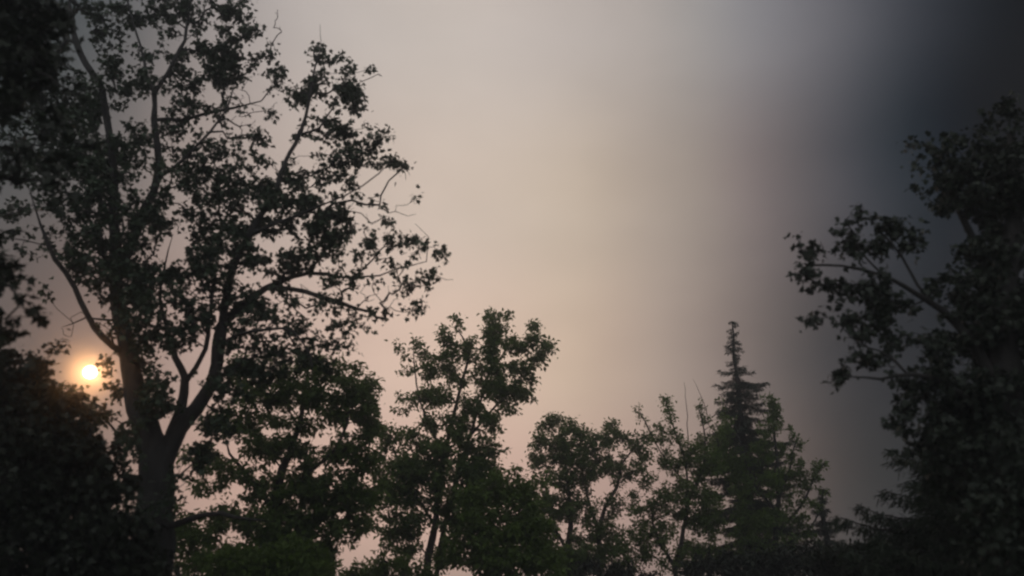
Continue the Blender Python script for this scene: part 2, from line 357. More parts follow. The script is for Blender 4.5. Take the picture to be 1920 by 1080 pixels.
def spruce(name, label, Y, apex, basex, low_py, wid, mat='needle', gap=0.30, group=None, lean=0.0, dens=1.0, droop=0.35, tuft=0.16, seed_sparse=0.0):
    """apex (px,py); wid: list of (py, half width px) of the outline"""
    sc = Y / FPX * 1.05; top = at(*apex, Y); bt = at(basex, 1080, Y); base = np.array([bt[0], Y, 0.0]); H = top[2]
    root = empty(name, base, label, 'conifer', group)
    axis = lambda z: base + np.array([(top[0] - bt[0]) * np.clip((z) / H, 0, 1) ** 1.5 + 0.07 * math.sin(z * 3.1) * np.clip((z - H + 3) / 3, 0, 1), (top[1] - Y) * z / H, z])
    V, F = [], []; zs = np.linspace(-0.05, H, 26)
    tube([axis(z) if z > 0 else base + [0, 0, z] for z in zs], [0.20 * (1 - z / H) ** 0.7 + 0.018 for z in zs], 9, V, F, 0.05)
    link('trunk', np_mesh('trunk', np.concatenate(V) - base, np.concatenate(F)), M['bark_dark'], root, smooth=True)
    hz = [(at(apex[0], py, Y)[2], w * sc) for py, w in wid]; hz.sort()
    hw = lambda z: np.interp(z, [h[0] for h in hz], [h[1] for h in hz])
    z = H - 0.05; V, F, LP, LO, LS = [], [], [], [], []
    a0 = rng.uniform(0, 6.28)
    zmin = max(0.6, at(apex[0], low_py, Y)[2])
    while z > zmin:
        nb = 7 if z < H - 1.6 else (6 if z < H - 0.6 else 4)
        for k in range(nb):
            a0 += 2.4 + rng.normal(0, 0.25); Lb = max(0.09, hw(z) * rng.uniform(0.45, 1.2))
            if rng.random() < 0.12: Lb *= 1.2
            if rng.random() < seed_sparse: continue
            o = np.array([math.cos(a0), math.sin(a0), 0]); p0 = axis(min(H, z + rng.normal(0, .13))); n = max(4, int(Lb / 0.10)); pts = []
            for i in range(n + 1):
                t = i / n; pts.append(p0 + o * Lb * t + np.array([0, 0, Lb * (0.10 * t - droop * t ** 1.3 + 0.32 * t ** 3)]) + rng.normal(0, 0.012, 3) * (i > 0))
            tube(pts, [0.022 * (1 - .8 * i / n) * (0.4 + Lb / 2) for i in range(n + 1)], 4, V, F)
            sidev = np.cross(o, [0, 0, 1])
            for i in range(1, n + 1):
                t = i / n
                for s in (-1, 1, 0):
                    ln = Lb * 0.34 * (1 - 0.65 * t) * rng.uniform(0.5, 1.1) * (1 if s else 0.35) + 0.04
                    dr_ = (sidev * s + o * 0.7 + np.array([0, 0, -0.45 if s else -0.9])); dr_ /= np.linalg.norm(dr_)
                    m = max(2, int(ln / 0.045 * dens))
                    for q in range(m):
                        LP.append(pts[i] + dr_ * ln * q / m); LO.append(dr_); LS.append(min(1.0, 0.5 + Lb * 0.6))
        z -= gap * rng.uniform(0.6, 1.3) * (0.6 + 0.4 * min(1, (H - z) / 3))
    link('branches', np_mesh('branches', np.concatenate(V) - base, np.concatenate(F)), M['bark_dark'], root, smooth=True, kind='stuff')
    LP = np.array(LP); LO = np.array(LO); rep = 3; LP = np.repeat(LP, rep, axis=0) + rng.normal(0, .022, (len(LP) * rep, 3)); LO = np.repeat(LO, rep, axis=0); LS = np.repeat(LS, rep)
    link('crown', leaf_mesh('crown', 'needle', LP - base, tuft * LS, LO, 0.1, 0.45), M[mat], root, kind='stuff')
    print(name, 'needles', len(LP)); return root

# ------------------------------------------------------------------ ground
n = 81; g = np.linspace(-1, 1, n); g = np.sign(g) * np.abs(g) ** 2.6 * 900
gx, gy = np.meshgrid(g, g); gz = 0.10 * np.sin(gx * 0.31 + 1) * np.cos(gy * 0.27) * np.exp(-(gx ** 2 + gy ** 2) / 4e4)
V = np.stack([gx.ravel(), gy.ravel(), gz.ravel() - 0.08], 1); i = np.arange(n * n).reshape(n, n)
F = np.stack([i[:-1, :-1].ravel(), i[:-1, 1:].ravel(), i[1:, 1:].ravel(), i[1:, :-1].ravel()], 1)
gm = bpy.data.materials.new('lawn'); gm.use_nodes = True; p = gm.node_tree.nodes['Principled BSDF']; ns = gm.node_tree.nodes.new('ShaderNodeTexNoise'); ns.inputs['Scale'].default_value = 0.7; ns.inputs['Detail'].default_value = 10
rp = gm.node_tree.nodes.new('ShaderNodeValToRGB'); rp.color_ramp.elements[0].color = (0.03, 0.045, 0.016, 1); rp.color_ramp.elements[1].color = (0.075, 0.10, 0.035, 1)
tcg = gm.node_tree.nodes.new('ShaderNodeTexCoord'); gm.node_tree.links.new(tcg.outputs['Object'], ns.inputs['Vector']); gm.node_tree.links.new(ns.outputs['Fac'], rp.inputs[0]); gm.node_tree.links.new(rp.outputs[0], p.inputs['Base Color']); p.inputs['Roughness'].default_value = 0.95
link('ground', np_mesh('ground', V, F), gm, kind='structure', smooth=True)
# tufts of grass between camera and trees
gp = np.stack([rng.uniform(-22, 22, 26000), rng.uniform(-6, 34, 26000), np.full(26000, -0.1)], 1)
link('grass', leaf_mesh('grass', 'needle', gp, 0.22, np.tile([0, 0, 2.5], (26000, 1)), 0.0, 0.45), M['grass'], kind='stuff')

# ------------------------------------------------------------------ the big forked tree
tree('maple_tree', 'tall forked maple with thick twin stems and open leafy crown beside the low sun', 'tree', 13.0,
  [[(290, 1080, 0, 74), (291, 960, 0, 74), (292, 880, 0, 72), (280, 820, 0, 62), (262, 765, 0, 52), (250, 715, 0, 44), (240, 660, 0, 40), (226, 600, 0, 36), (219, 540, 0, 31), (217, 490, 0, 27), (214, 420, -.2, 25), (213, 350, -.3, 21), (205, 250, -.4, 16), (190, 165, -.5, 12), (150, 100, -.6, 8), (132, 20, -.6, 6), (128, -40, -.6, 5)],
   [(300, 880, .1, 56), (335, 800, .1, 46), (368, 768, .1, 38), (398, 715, .1, 32), (410, 650, .1, 34), (417, 610, .1, 32), (445, 582, .2, 24), (500, 540, .4, 18), (550, 518, .5, 14), (610, 512, .6, 10), (680, 522, .8, 6), (740, 505, .9, 4), (800, 490, .9, 3)],
   [(417, 610, .1, 24), (424, 560, 0, 21), (438, 500, 0, 19), (470, 435, -.2, 16), (515, 365, -.3, 14), (535, 300, -.3, 12), (553, 270, -.3, 9), (575, 215, -.4, 7), (585, 150, -.4, 5), (600, 95, -.4, 3)],
   [(322, 812, .2, 32), (338, 765, .4, 27), (345, 710, .5, 22), (330, 670, .6, 18), (310, 605, .8, 13), (300, 560, .9, 10), (310, 500, 1.0, 7), (325, 440, 1.0, 5)],
   [(222, 520, 0, 26), (245, 460, -.1, 26), (272, 390, -.2, 22), (293, 340, -.3, 19), (295, 280, -.3, 17), (290, 225, -.3, 15), (288, 175, -.4, 13), (275, 140, -.4, 9), (264, 85, -.5, 7), (240, 10, -.6, 5), (232, -40, -.6, 4)],
   [(238, 665, 0, 18), (190, 632, -.3, 17), (165, 590, -.5, 15), (140, 540, -.7, 13), (103, 485, -1.0, 11), (76, 420, -1.2, 9), (55, 350, -1.3, 6)],
   [(288, 180, -.4, 9), (325, 115, -.3, 7), (346, 75, -.2, 6), (356, 10, -.1, 5)],
   [(295, 335, -.3, 10), (350, 295, -.5, 8), (392, 248, -.7, 7), (425, 200, -.8, 5), (441, 150, -.9, 4)],
   [(291, 225, -.3, 9), (340, 225, 0, 7), (390, 212, .2, 6), (450, 200, .3, 5), (490, 188, .4, 4)],
   [(410, 650, .1, 14), (445, 628, -.3, 10), (500, 617, -.5, 8), (550, 622, -.6, 6), (580, 668, -.7, 4), (586, 700, -.8, 3)],
   [(300, 990, 0, 20), (360, 972, -.4, 15), (400, 963, -.6, 12), (440, 968, -.8, 9), (520, 980, -1.2, 6)],
   [(347, 720, .5, 14), (366, 690, .3, 12), (385, 655, .2, 9), (392, 600, .1, 7), (400, 540, 0, 5)],
   [(226, 600, 0, 8), (160, 598, .5, 5), (118, 614, .7, 3)],
   [(470, 435, -.2, 9), (540, 410, -.6, 7), (610, 380, -.8, 5), (680, 350, -.9, 4), (735, 300, -1, 3)],
   [(500, 540, .4, 7), (570, 545, .1, 5), (640, 570, 0, 4), (690, 585, 0, 3), (720, 600, 0, 2)],
   ],
  [(160, 40, 60, 60, .8), (60, 60, 110, 110, 1.2, .8), (235, 30, 60, 40, 1.0), (330, 25, 70, 45, 1.6), (430, 15, 60, 30, 1.4), (470, 50, 22, 30, 1.0), (300, 110, 60, 70, .45), (190, 60, 40, 60, .7),
   (410, 85, 55, 45, 1.3), (420, 130, 40, 38, 1.9), (350, 150, 45, 25, 1.0), (470, 110, 25, 25, .6), (510, 95, 15, 22, .9), (515, 140, 20, 40, 1.0), (560, 170, 30, 45, .9),
   (590, 105, 28, 28, 1.1), (625, 115, 22, 14, .6), (600, 165, 40, 30, 1.2), (650, 105, 12, 14, .5), (655, 155, 38, 32, 1.4), (690, 130, 12, 10, .6), (652, 195, 38, 22, 1.3), (605, 215, 35, 25, .9), (710, 145, 8, 6, .5),
   (110, 170, 90, 70, 1.1, .5), (60, 250, 80, 80, .9, .6), (170, 220, 60, 60, .9), (130, 330, 110, 70, 1.0), (60, 420, 70, 70, .6, -.3), (170, 420, 60, 50, .9), (215, 480, 40, 60, 1.2), (240, 300, 50, 60, .8), (250, 170, 40, 50, .5),
   (350, 205, 60, 30, .8), (420, 210, 50, 22, .8), (340, 270, 60, 45, .7), (420, 290, 50, 40, .7), (380, 330, 50, 40, 1.3), (300, 400, 45, 50, .9), (430, 370, 50, 50, 1.2), (380, 420, 45, 50, 1.1), (380, 500, 45, 60, 1.4), (300, 520, 55, 45, 1.1), (260, 560, 40, 50, 1.0),
   (480, 260, 30, 30, .8), (520, 200, 25, 30, .6), (560, 250, 30, 30, .5), (480, 330, 60, 50, .9), (560, 330, 45, 45, .8), (520, 400, 60, 55, 1.2), (455, 440, 50, 40, 1.1), (600, 400, 50, 45, 1.4), (610, 440, 50, 30, 1.3), (500, 490, 60, 30, 1.0), (560, 480, 50, 30, 1.1),
   (640, 255, 35, 30, 1.2), (615, 235, 22, 30, .9), (685, 270, 30, 20, .8), (700, 235, 12, 10, .6), (650, 300, 40, 30, 1.3), (720, 262, 22, 16, .9), (740, 300, 26, 20, 1.1), (757, 325, 14, 20, 1.0), (782, 372, 12, 8, 1.1), (632, 345, 40, 22, 1.1), (600, 300, 25, 25, .7), (668, 350, 14, 22, 1.1), (705, 300, 18, 16, .9),
   (650, 410, 20, 28, 1.3), (645, 445, 16, 14, 1.3), (690, 375, 10, 8, .4), (725, 385, 10, 8, .5), (715, 405, 14, 12, .7), (730, 425, 12, 16, .9), (690, 455, 14, 30, .9), (745, 455, 30, 16, .7), (780, 455, 20, 14, .6), (795, 462, 16, 18, .7), (832, 475, 14, 12, .9), (770, 478, 14, 12, .8), (740, 500, 16, 14, .7), (705, 505, 12, 10, .9), (795, 512, 22, 14, .8), (825, 518, 10, 8, .6), (850, 525, 8, 8, .5), (808, 535, 14, 14, .7), (790, 565, 16, 18, 1.0), (773, 580, 9, 9, 1.0),
   (620, 470, 30, 16, .8), (630, 520, 20, 30, .9), (672, 530, 30, 8, .5), (700, 530, 14, 8, .8), (600, 555, 14, 10, .5), (632, 610, 12, 30, 1.0), (668, 598, 16, 14, .9), (700, 588, 12, 8, .7), (725, 585, 10, 8, .6), (590, 625, 14, 14, .6), (690, 622, 6, 5, .6), (610, 645, 30, 14, .6),
   (570, 500, 30, 14, .8), (470, 570, 40, 26, .5), (540, 580, 40, 20, .3), (500, 600, 40, 18, .4), (540, 650, 60, 30, .4), (450, 660, 40, 40, .7), (400, 590, 20, 30, .8), (340, 620, 40, 40, .8), (280, 640, 26, 50, .8), (285, 730, 22, 50, .5), (370, 580, 26, 40, .8),
   (270, 600, 40, 60, 1.2, -.6), (330, 640, 34, 40, 1.0, -.4), (300, 730, 30, 60, 1.0, -.3), (430, 730, 50, 44, .9), (470, 690, 46, 30, .7), (405, 800, 46, 30, .9), (365, 850, 30, 36, .8), (340, 580, 40, 50, 1.0, -.5), (250, 520, 50, 50, 1.0, -.6),
   (205, 150, 60, 60, .8, -.7), (150, 260, 70, 50, 1.0, -.8), (250, 420, 60, 60, 1.0, -.8), (200, 340, 60, 60, 1.0, -.8), (255, 270, 40, 50, .9, -.8), (320, 330, 40, 50, .8, -.9), (290, 130, 30, 50, .6, -.8), (180, 480, 50, 60, 1.0, -.6), (420, 480, 50, 50, .9, -.6), (200, 620, 24, 30, .7, -.5),
   (480, 610, 50, 40, .9), (560, 600, 50, 30, .5), (620, 580, 40, 30, .5), (500, 680, 60, 40, .9, .6), (590, 670, 50, 30, .6, .6), (650, 640, 30, 24, .7), (660, 500, 40, 24, .5), (700, 470, 40, 30, .5), (760, 520, 40, 30, .4), (420, 560, 40, 40, .9), (500, 560, 50, 30, .7),
   (215, 725, 24, 30, .9, .4), (150, 752, 44, 14, 1.3, .4), (205, 665, 16, 24, .7), (120, 728, 26, 14, .9, .4),
   (300, 765, 34, 36, .9, -.4), (250, 830, 30, 40, .6, -.5), (330, 900, 24, 40, .6, -.4), (270, 960, 40, 30, .5, -.6),
   (200, 545, 30, 30, .8), (150, 480, 50, 35, .7), (90, 540, 30, 20, .3), (195, 650, 22, 26, .5), (180, 790, 50, 40, .8), (215, 850, 30, 50, .9), (230, 920, 20, 60, .6)],
  leaf='maple', mat='maple', size=0.090, clump=0.145, per=13, dens=.90, tip=.0065, droop=0.55, depth=1.0, part_leaves=288, twig_bare=0.14,
  bare=[(515, 30, 24, 20, 1.0), (520, 60, 20, 14, .8), (600, 60, 16, 20, .3), (700, 545, 50, 30, 1.2), (740, 575, 40, 24, .9), (560, 560, 60, 30, .9), (540, 620, 60, 30, 1.2), (700, 395, 50, 40, .8), (440, 180, 60, 50, .9), (590, 330, 40, 20, .8), (710, 150, 16, 16, .6), (460, 250, 50, 40, 1.0), (780, 400, 30, 40, .3), (650, 560, 30, 40, .6), (120, 600, 30, 40, .3)],
  holes=[(150, 70, 26, 55), (333, 462, 26, 34), (140, 640, 60, 55), (280, 70, 22, 30), (300, 125, 14, 30), (60, 140, 12, 30), (345, 55, 16, 16), (600, 210, 14, 14), (585, 345, 14, 10), (195, 240, 12, 18), (545, 235, 22, 22), (90, 590, 60, 30), (165, 700, 26, 30), (205, 820, 14, 22)])

# ------------------------------------------------------------------ dense lower tree behind the fork
tree('leafy_tree', 'dense dark green tree filling the low gap beside the thick forked trunk', 'tree', 17.5,
  [[(520, 1080, 0, 26), (515, 960, 0, 22), (530, 880, 0, 18), (560, 800, 0, 12), (570, 730, 0, 7)],
   [(516, 960, 0, 14), (470, 900, .2, 10), (430, 850, .3, 6)], [(518, 940, 0, 14), (590, 880, -.2, 11), (640, 820, -.3, 7), (660, 740, -.3, 4)], [(518, 1000, 0, 12), (600, 960, .2, 9), (660, 920, .3, 5)]],
  [(590, 700, 36, 24, 1.2), (640, 690, 36, 22, 1.1), (688, 718, 20, 24, 1.0), (660, 740, 44, 32, 1.5), (610, 750, 46, 30, 1.2), (520, 735, 40, 26, .9), (470, 750, 40, 30, .9), (560, 740, 40, 30, 1.0), (480, 790, 45, 30, .9), (550, 790, 40, 26, .8), (680, 780, 28, 30, 1.4), (630, 790, 36, 24, .9),
   (490, 830, 40, 30, 1.3), (540, 850, 40, 36, 1.2), (600, 850, 40, 36, 1.0), (660, 850, 36, 40, 1.3), (690, 850, 16, 30, .7), (400, 800, 30, 26, .6), (370, 850, 30, 28, .5), (420, 890, 45, 28, .9), (380, 920, 36, 30, .6), (470, 900, 44, 36, 1.0), (540, 920, 50, 40, 1.5), (610, 920, 50, 40, 1.5), (660, 920, 34, 40, 1.4), (690, 950, 20, 30, 1.0),
   (450, 700, 40, 30, .8), (520, 700, 40, 26, .9), (580, 680, 30, 20, .9), (420, 780, 36, 30, .8), (700, 800, 20, 40, .8), (705, 900, 20, 40, .6), (400, 860, 36, 30, .7), (380, 990, 44, 30, .9), (450, 970, 50, 34, 1.2), (530, 990, 56, 40, 1.6), (600, 980, 50, 40, 1.3), (650, 990, 40, 30, 1.0), (680, 985, 14, 16, .7), (400, 1050, 60, 40, 1.6), (490, 1050, 60, 40, 1.8), (570, 1050, 50, 40, 1.6), (615, 1045, 24, 26, 1.2), (340, 1000, 30, 60, .9)],
  leaf='ovate', mat='olive', size=0.115, clump=0.17, per=22, dens=1.2, droop=0.5, depth=1.2, twig_bare=.08,
  holes=[(430, 845, 26, 16), (600, 825, 40, 10), (350, 940, 16, 24), (520, 870, 14, 12), (440, 910, 18, 12), (660, 800, 22, 12), (700, 905, 16, 18), (380, 945, 20, 10), (640, 965, 12, 10), (500, 810, 20, 9), (600, 880, 14, 12)])

# ------------------------------------------------------------------ mid tree with two stems
tree('ash_tree', 'bushy green tree with two thin stems and ragged top, standing clear against the glow', 'tree', 22.0,
  [[(800, 1080, 0, 17), (806, 1030, 0, 16), (816, 985, 0, 14), (822, 920, 0, 12), (835, 850, 0, 10), (850, 780, 0, 8), (866, 720, 0, 7), (880, 660, 0, 5), (860, 620, 0, 3)],
   [(803, 1200, 0, 14), (812, 1130, .1, 14), (818, 1080, .2, 13), (830, 1000, .2, 12), (845, 940, .3, 11), (858, 890, .3, 10), (880, 820, .3, 8), (905, 740, .2, 6), (925, 660, .2, 4), (930, 600, .2, 3)],
   [(835, 850, 0, 7), (800, 790, 0, 6), (780, 720, 0, 4), (775, 660, 0, 3)], [(880, 820, .3, 7), (930, 760, .3, 5), (980, 700, .3, 4), (1015, 650, .3, 3)],
   [(816, 985, 0, 8), (780, 930, 0, 6), (750, 870, 0, 4), (730, 820, 0, 3)], [(858, 890, .3, 8), (900, 860, .3, 6), (960, 840, .3, 4)]],
  [(920, 592, 18, 10, 1.1), (935, 605, 22, 14, 1.2), (950, 592, 10, 8, .6), (925, 628, 26, 16, 1.2), (857, 602, 10, 14, 1.1), (830, 625, 20, 16, .9), (850, 640, 20, 14, 1.2), (880, 640, 22, 12, 1.0), (1000, 615, 12, 16, 1.1), (1000, 640, 22, 14, 1.3), (1026, 655, 16, 18, 1.1), (965, 650, 24, 18, 1.3), (1010, 680, 18, 14, .9), (992, 705, 14, 10, .9),
   (775, 635, 14, 8, .6), (748, 650, 12, 10, .6), (750, 668, 10, 8, .8), (785, 655, 18, 12, .7), (800, 665, 20, 14, .9), (758, 700, 10, 8, 1.0), (805, 700, 26, 18, 1.3), (840, 680, 26, 22, 1.3), (880, 670, 26, 16, 1.1), (925, 655, 26, 20, 1.5), (930, 690, 40, 20, 1.3), (970, 690, 24, 16, 1.2), (870, 710, 30, 20, .9), (820, 740, 34, 24, 1.4), (775, 740, 18, 14, .7), (760, 760, 18, 12, .6), (745, 770, 12, 9, .7), (740, 740, 10, 8, .5),
   (925, 730, 30, 24, 1.6), (960, 740, 30, 24, 1.6), (990, 740, 16, 12, 1.0), (1006, 750, 8, 8, .8), (960, 770, 20, 10, 1.0), (880, 760, 30, 24, 1.0), (860, 800, 30, 24, 1.2), (920, 790, 26, 22, 1.4), (815, 790, 26, 20, 1.0), (850, 840, 40, 26, 1.4), (910, 840, 36, 26, 1.3), (900, 870, 30, 20, .9), (820, 850, 26, 24, 1.1), (800, 890, 34, 26, 1.5), (775, 890, 26, 24, 1.5), (755, 870, 24, 20, 1.0), (735, 810, 22, 18, .7), (765, 815, 24, 16, .9), (720, 825, 14, 18, .6), (715, 850, 18, 22, .6), (700, 880, 14, 22, .6), (725, 890, 18, 20, .7), (705, 930, 16, 24, .8), (730, 950, 18, 24, .8),
   (760, 930, 30, 30, 1.5), (820, 930, 30, 26, 1.0), (860, 930, 26, 24, 1.1), (780, 980, 36, 26, 1.1), (850, 980, 30, 24, .8), (740, 900, 40, 50, .9), (790, 850, 40, 40, .9), (850, 900, 50, 40, .9), (740, 990, 40, 30, .8), (900, 890, 40, 30, 1.0), (870, 960, 40, 30, .9), (760, 1030, 36, 24, 1.0), (830, 1040, 30, 26, .8), (900, 920, 26, 26, .9), (700, 980, 20, 18, .4)],
  leaf='ovate', mat='olive', size=0.125, clump=0.17, per=20, dens=1.1, droop=0.35, depth=1.2, twig_bare=.08,
  holes=[(870, 690, 9, 7), (815, 720, 6, 7), (850, 855, 7, 6), (945, 675, 10, 5), (990, 790, 20, 10), (840, 910, 8, 8), (930, 825, 9, 6)])

# ------------------------------------------------------------------ round tree to its side
tree('round_tree', 'lower round-headed tree with a forked grey stem, next to the two-stemmed tree', 'tree', 27.0,
  [[(1065, 1080, 0, 14), (1066, 1030, 0, 13), (1070, 985, 0, 11), (1066, 930, 0, 8), (1060, 870, 0, 5)],
   [(1068, 1250, 0, 13), (1105, 1160, .1, 13), (1125, 1080, .2, 12), (1124, 1020, .2, 12), (1120, 985, 0, 11), (1108, 960, 0, 7), (1100, 920, 0, 5)],
   [(1122, 1000, .1, 11), (1128, 970, 0, 10), (1135, 950, 0, 9), (1150, 925, 0, 8), (1160, 900, 0, 7), (1166, 870, 0, 5), (1190, 840, 0, 3)],
   [(1068, 1040, 0, 8), (1052, 1010, 0, 8), (1040, 985, 0, 6), (1035, 950, 0, 4)]],
  [(1040, 785, 16, 16, 1.2), (1022, 800, 20, 14, 1.0), (1060, 800, 20, 16, 1.2), (1010, 830, 22, 18, 1.1), (1050, 830, 30, 20, 1.4), (1100, 820, 30, 18, 1.6), (1090, 805, 20, 12, 1.1), (1150, 800, 16, 14, 1.2), (1145, 820, 24, 16, 1.3), (1175, 815, 16, 12, .8), (1200, 830, 20, 14, .9), (1215, 822, 14, 12, .7), (1185, 850, 24, 14, .9), (1215, 860, 20, 14, .7),
   (1120, 850, 34, 20, 1.5), (1070, 860, 36, 24, 1.5), (1020, 860, 24, 22, 1.1), (1100, 885, 36, 20, 1.5), (1150, 880, 24, 18, 1.3), (1060, 900, 30, 20, 1.1), (1160, 905, 16, 12, .7), (1020, 900, 24, 20, .9), (1090, 915, 26, 14, .9), (1000, 870, 14, 20, .6), (1075, 940, 20, 14, .6), (1020, 940, 26, 24, .9), (1060, 970, 20, 14, .5),
   (1215, 900, 24, 20, .5), (1190, 880, 26, 20, .6), (1085, 960, 34, 26, 1.0), (1145, 950, 30, 26, .8), (1120, 1000, 40, 26, 1.1), (1040, 950, 30, 26, 1.1), (1180, 940, 24, 20, .5), (1080, 1050, 50, 30, 1.2),
   (1010, 1000, 36, 30, 1.3), (1085, 1010, 20, 20, .7), (1100, 1050, 40, 30, 1.1), (1150, 1050, 30, 30, 1.2), (1040, 1050, 40, 30, 1.2), (1150, 1000, 20, 16, .7)],
  leaf='ovate', mat='olive', size=0.12, clump=0.17, per=19, dens=1.0, droop=0.2, depth=1.3, twig_bare=.05)

# ------------------------------------------------------------------ thin twiggy tree
tree('sapling_tree', 'thin twiggy young tree with sparse leaves and bare shoots beside the conifer', 'tree', 24.0,
  [[(1266, 1080, 0, 11), (1264, 1060, 0, 10), (1250, 1040, 0, 7), (1236, 1015, 0, 6), (1225, 980, 0, 5), (1222, 940, 0, 4)],
   [(1265, 1066, 0, 8), (1274, 1030, 0, 7), (1282, 990, 0, 6), (1290, 930, 0, 6), (1285, 870, 0, 5), (1262, 800, 0, 4), (1250, 755, 0, 3)],
   [(1290, 930, 0, 6), (1318, 880, 0, 5), (1322, 820, 0, 4), (1312, 770, 0, 3)], [(1300, 915, 0, 5), (1345, 860, .2, 4), (1340, 800, .2, 3)],
   [(1280, 900, 0, 4), (1240, 850, 0, 3), (1215, 800, 0, 3), (1198, 768, 0, 2)], [(1290, 850, 0, 3), (1288, 780, 0, 2), (1284, 718, 0, 1)], [(1330, 800, 0, 2), (1322, 760, .1, 2), (1300, 712, .1, 1)]],
  [(1198, 775, 7, 14, .9), (1208, 795, 10, 12, .6), (1250, 752, 9, 16, 1.0), (1255, 780, 12, 16, .9), (1240, 800, 14, 16, .6), (1265, 815, 14, 16, .8), (1312, 760, 8, 14, .9), (1320, 785, 10, 14, .8), (1235, 830, 18, 16, .6), (1290, 840, 20, 18, .8), (1320, 830, 16, 20, 1.0), (1345, 800, 12, 16, .7), (1280, 870, 22, 18, .8), (1310, 880, 20, 20, .9), (1340, 870, 18, 24, .9), (1300, 920, 26, 20, .8), (1330, 930, 24, 24, 1.1),
   (1250, 870, 16, 14, .4), (1245, 930, 22, 14, .9), (1215, 945, 22, 14, .9), (1190, 960, 20, 14, .8), (1235, 965, 26, 16, .9), (1205, 990, 26, 18, .9), (1180, 1010, 24, 18, .9), (1250, 990, 20, 16, .6), (1290, 970, 24, 20, .9), (1330, 980, 26, 26, 1.2), (1210, 1030, 26, 20, .8), (1180, 1050, 30, 24, 1.0), (1300, 1030, 24, 24, .9), (1340, 1040, 30, 30, 1.4), (1240, 1060, 14, 14, .5), (1270, 930, 40, 40, .8), (1310, 960, 40, 40, 1.0), (1230, 1010, 40, 30, .9), (1290, 1050, 50, 26, 1.1), (1265, 850, 40, 40, .6), (1320, 860, 34, 40, .9)],
  leaf='ovate', mat='olive', size=0.10, clump=0.15, per=14, dens=1.2, droop=0.0, depth=1.2, twig_bare=0.12, step=0.2, tip=0.005)

# ------------------------------------------------------------------ conifers
spruce('spruce_tree', 'tall narrow spruce with a ragged crooked tip rising above the other trees', 29.0, (1371, 604), 1420, 1075,
  [(604, 2), (612, 7), (622, 15), (634, 7), (645, 17), (655, 12), (668, 8), (690, 18), (702, 42), (714, 46), (728, 30), (745, 50), (762, 62), (785, 52), (800, 58), (850, 72), (900, 84), (960, 96), (1075, 110)], gap=0.27, lean=.2, tuft=0.15, droop=0.55, seed_sparse=0.1)
spruce('spruce_tree', 'small cone-shaped spruce at the edge of the hedge, below the feathery tree', 27.0, (1541, 918), 1548, 1075,
  [(918, 4), (940, 10), (970, 18), (1000, 25), (1040, 34), (1075, 40)], gap=0.22, tuft=0.14)
# ------------------------------------------------------------------ feathery tree behind the spruce
tree('feathery_tree', 'feathery tree with upswept plumes of leaves behind the tall spruce', 'tree', 26.0,
  [[(1455, 1080, 0, 14), (1455, 1000, 0, 12), (1460, 920, 0, 9), (1455, 840, 0, 6), (1448, 770, 0, 3)],
   [(1456, 1000, 0, 8), (1500, 950, 0, 6), (1525, 900, 0, 4), (1545, 868, 0, 3)], [(1458, 940, 0, 7), (1480, 880, 0, 5), (1492, 830, 0, 3)],
   [(1456, 1030, 0, 7), (1510, 1000, 0, 5), (1545, 950, 0, 3)], [(1456, 960, 0, 7), (1410, 900, 0, 5), (1385, 820, 0, 4), (1360, 760, 0, 3)]],
  [(1440, 745, 10, 8, .9), (1450, 765, 14, 16, 1.2), (1455, 790, 12, 20, 1.2), (1440, 810, 20, 20, 1.2), (1430, 850, 24, 24, 1.3), (1465, 840, 14, 16, .7), (1485, 815, 10, 16, .9), (1500, 835, 9, 14, .8), (1478, 860, 16, 18, .9), (1495, 880, 16, 20, .9), (1535, 872, 14, 10, 1.1), (1520, 895, 16, 12, 1.1), (1510, 915, 16, 14, .8), (1470, 900, 22, 22, 1.1), (1440, 910, 24, 28, 1.5), (1545, 922, 12, 8, .7), (1525, 945, 18, 14, .9), (1490, 940, 20, 18, .8), (1470, 970, 22, 20, .9), (1505, 985, 22, 20, .9), (1440, 980, 26, 30, 1.5), (1480, 1020, 26, 20, 1.0), (1520, 1010, 18, 14, .7), (1440, 1050, 30, 30, 1.6), (1400, 1000, 30, 40, 1.4), (1390, 920, 24, 40, 1.1), (1360, 800, 16, 26, 1.3), (1350, 830, 18, 30, 1.4), (1350, 760, 8, 12, .7), (1375, 870, 24, 30, 1.4)],
  leaf='ovate', mat='olive', size=0.10, clump=0.125, per=14, dens=.85, droop=-0.5, depth=1.0, twig_bare=.08)

# ------------------------------------------------------------------ green bushes low in the middle
def bush(name, label, Y, px, stems, blobs, **k):
    return tree(name, label, 'bush', Y, [[(px, 1080, 0, 14), (px + 2, 1050, 0, 9), (px - 3, 1000, 0, 5)]] + stems, list(blobs) + [(px - 50, 1150, 70, 50, 1.1), (px + 50, 1150, 70, 50, 1.1), (px, 1220, 110, 50, 1.1)], **k)
bush('leafy_bush', 'broad bright green bush between the two-stemmed tree and the round-headed tree', 19.5, 930, [[(930, 1060, 0, 7), (965, 980, 0, 5), (985, 930, 0, 3)], [(930, 1060, 0, 7), (900, 1000, 0, 4)]],
  [(930, 905, 30, 22, .8), (955, 885, 22, 16, .6), (900, 930, 30, 26, 1.4), (950, 930, 36, 30, 1.7), (990, 940, 26, 26, 1.3), (1000, 910, 20, 20, .9), (900, 980, 40, 30, 1.7), (960, 990, 44, 36, 1.9), (1010, 1000, 30, 30, 1.4), (880, 1030, 44, 34, 1.8), (950, 1050, 60, 36, 2.0), (1020, 1050, 40, 34, 1.6)],
  leaf='ovate', mat='fresh', size=0.13, clump=0.18, per=22, droop=0.3, depth=1.2)
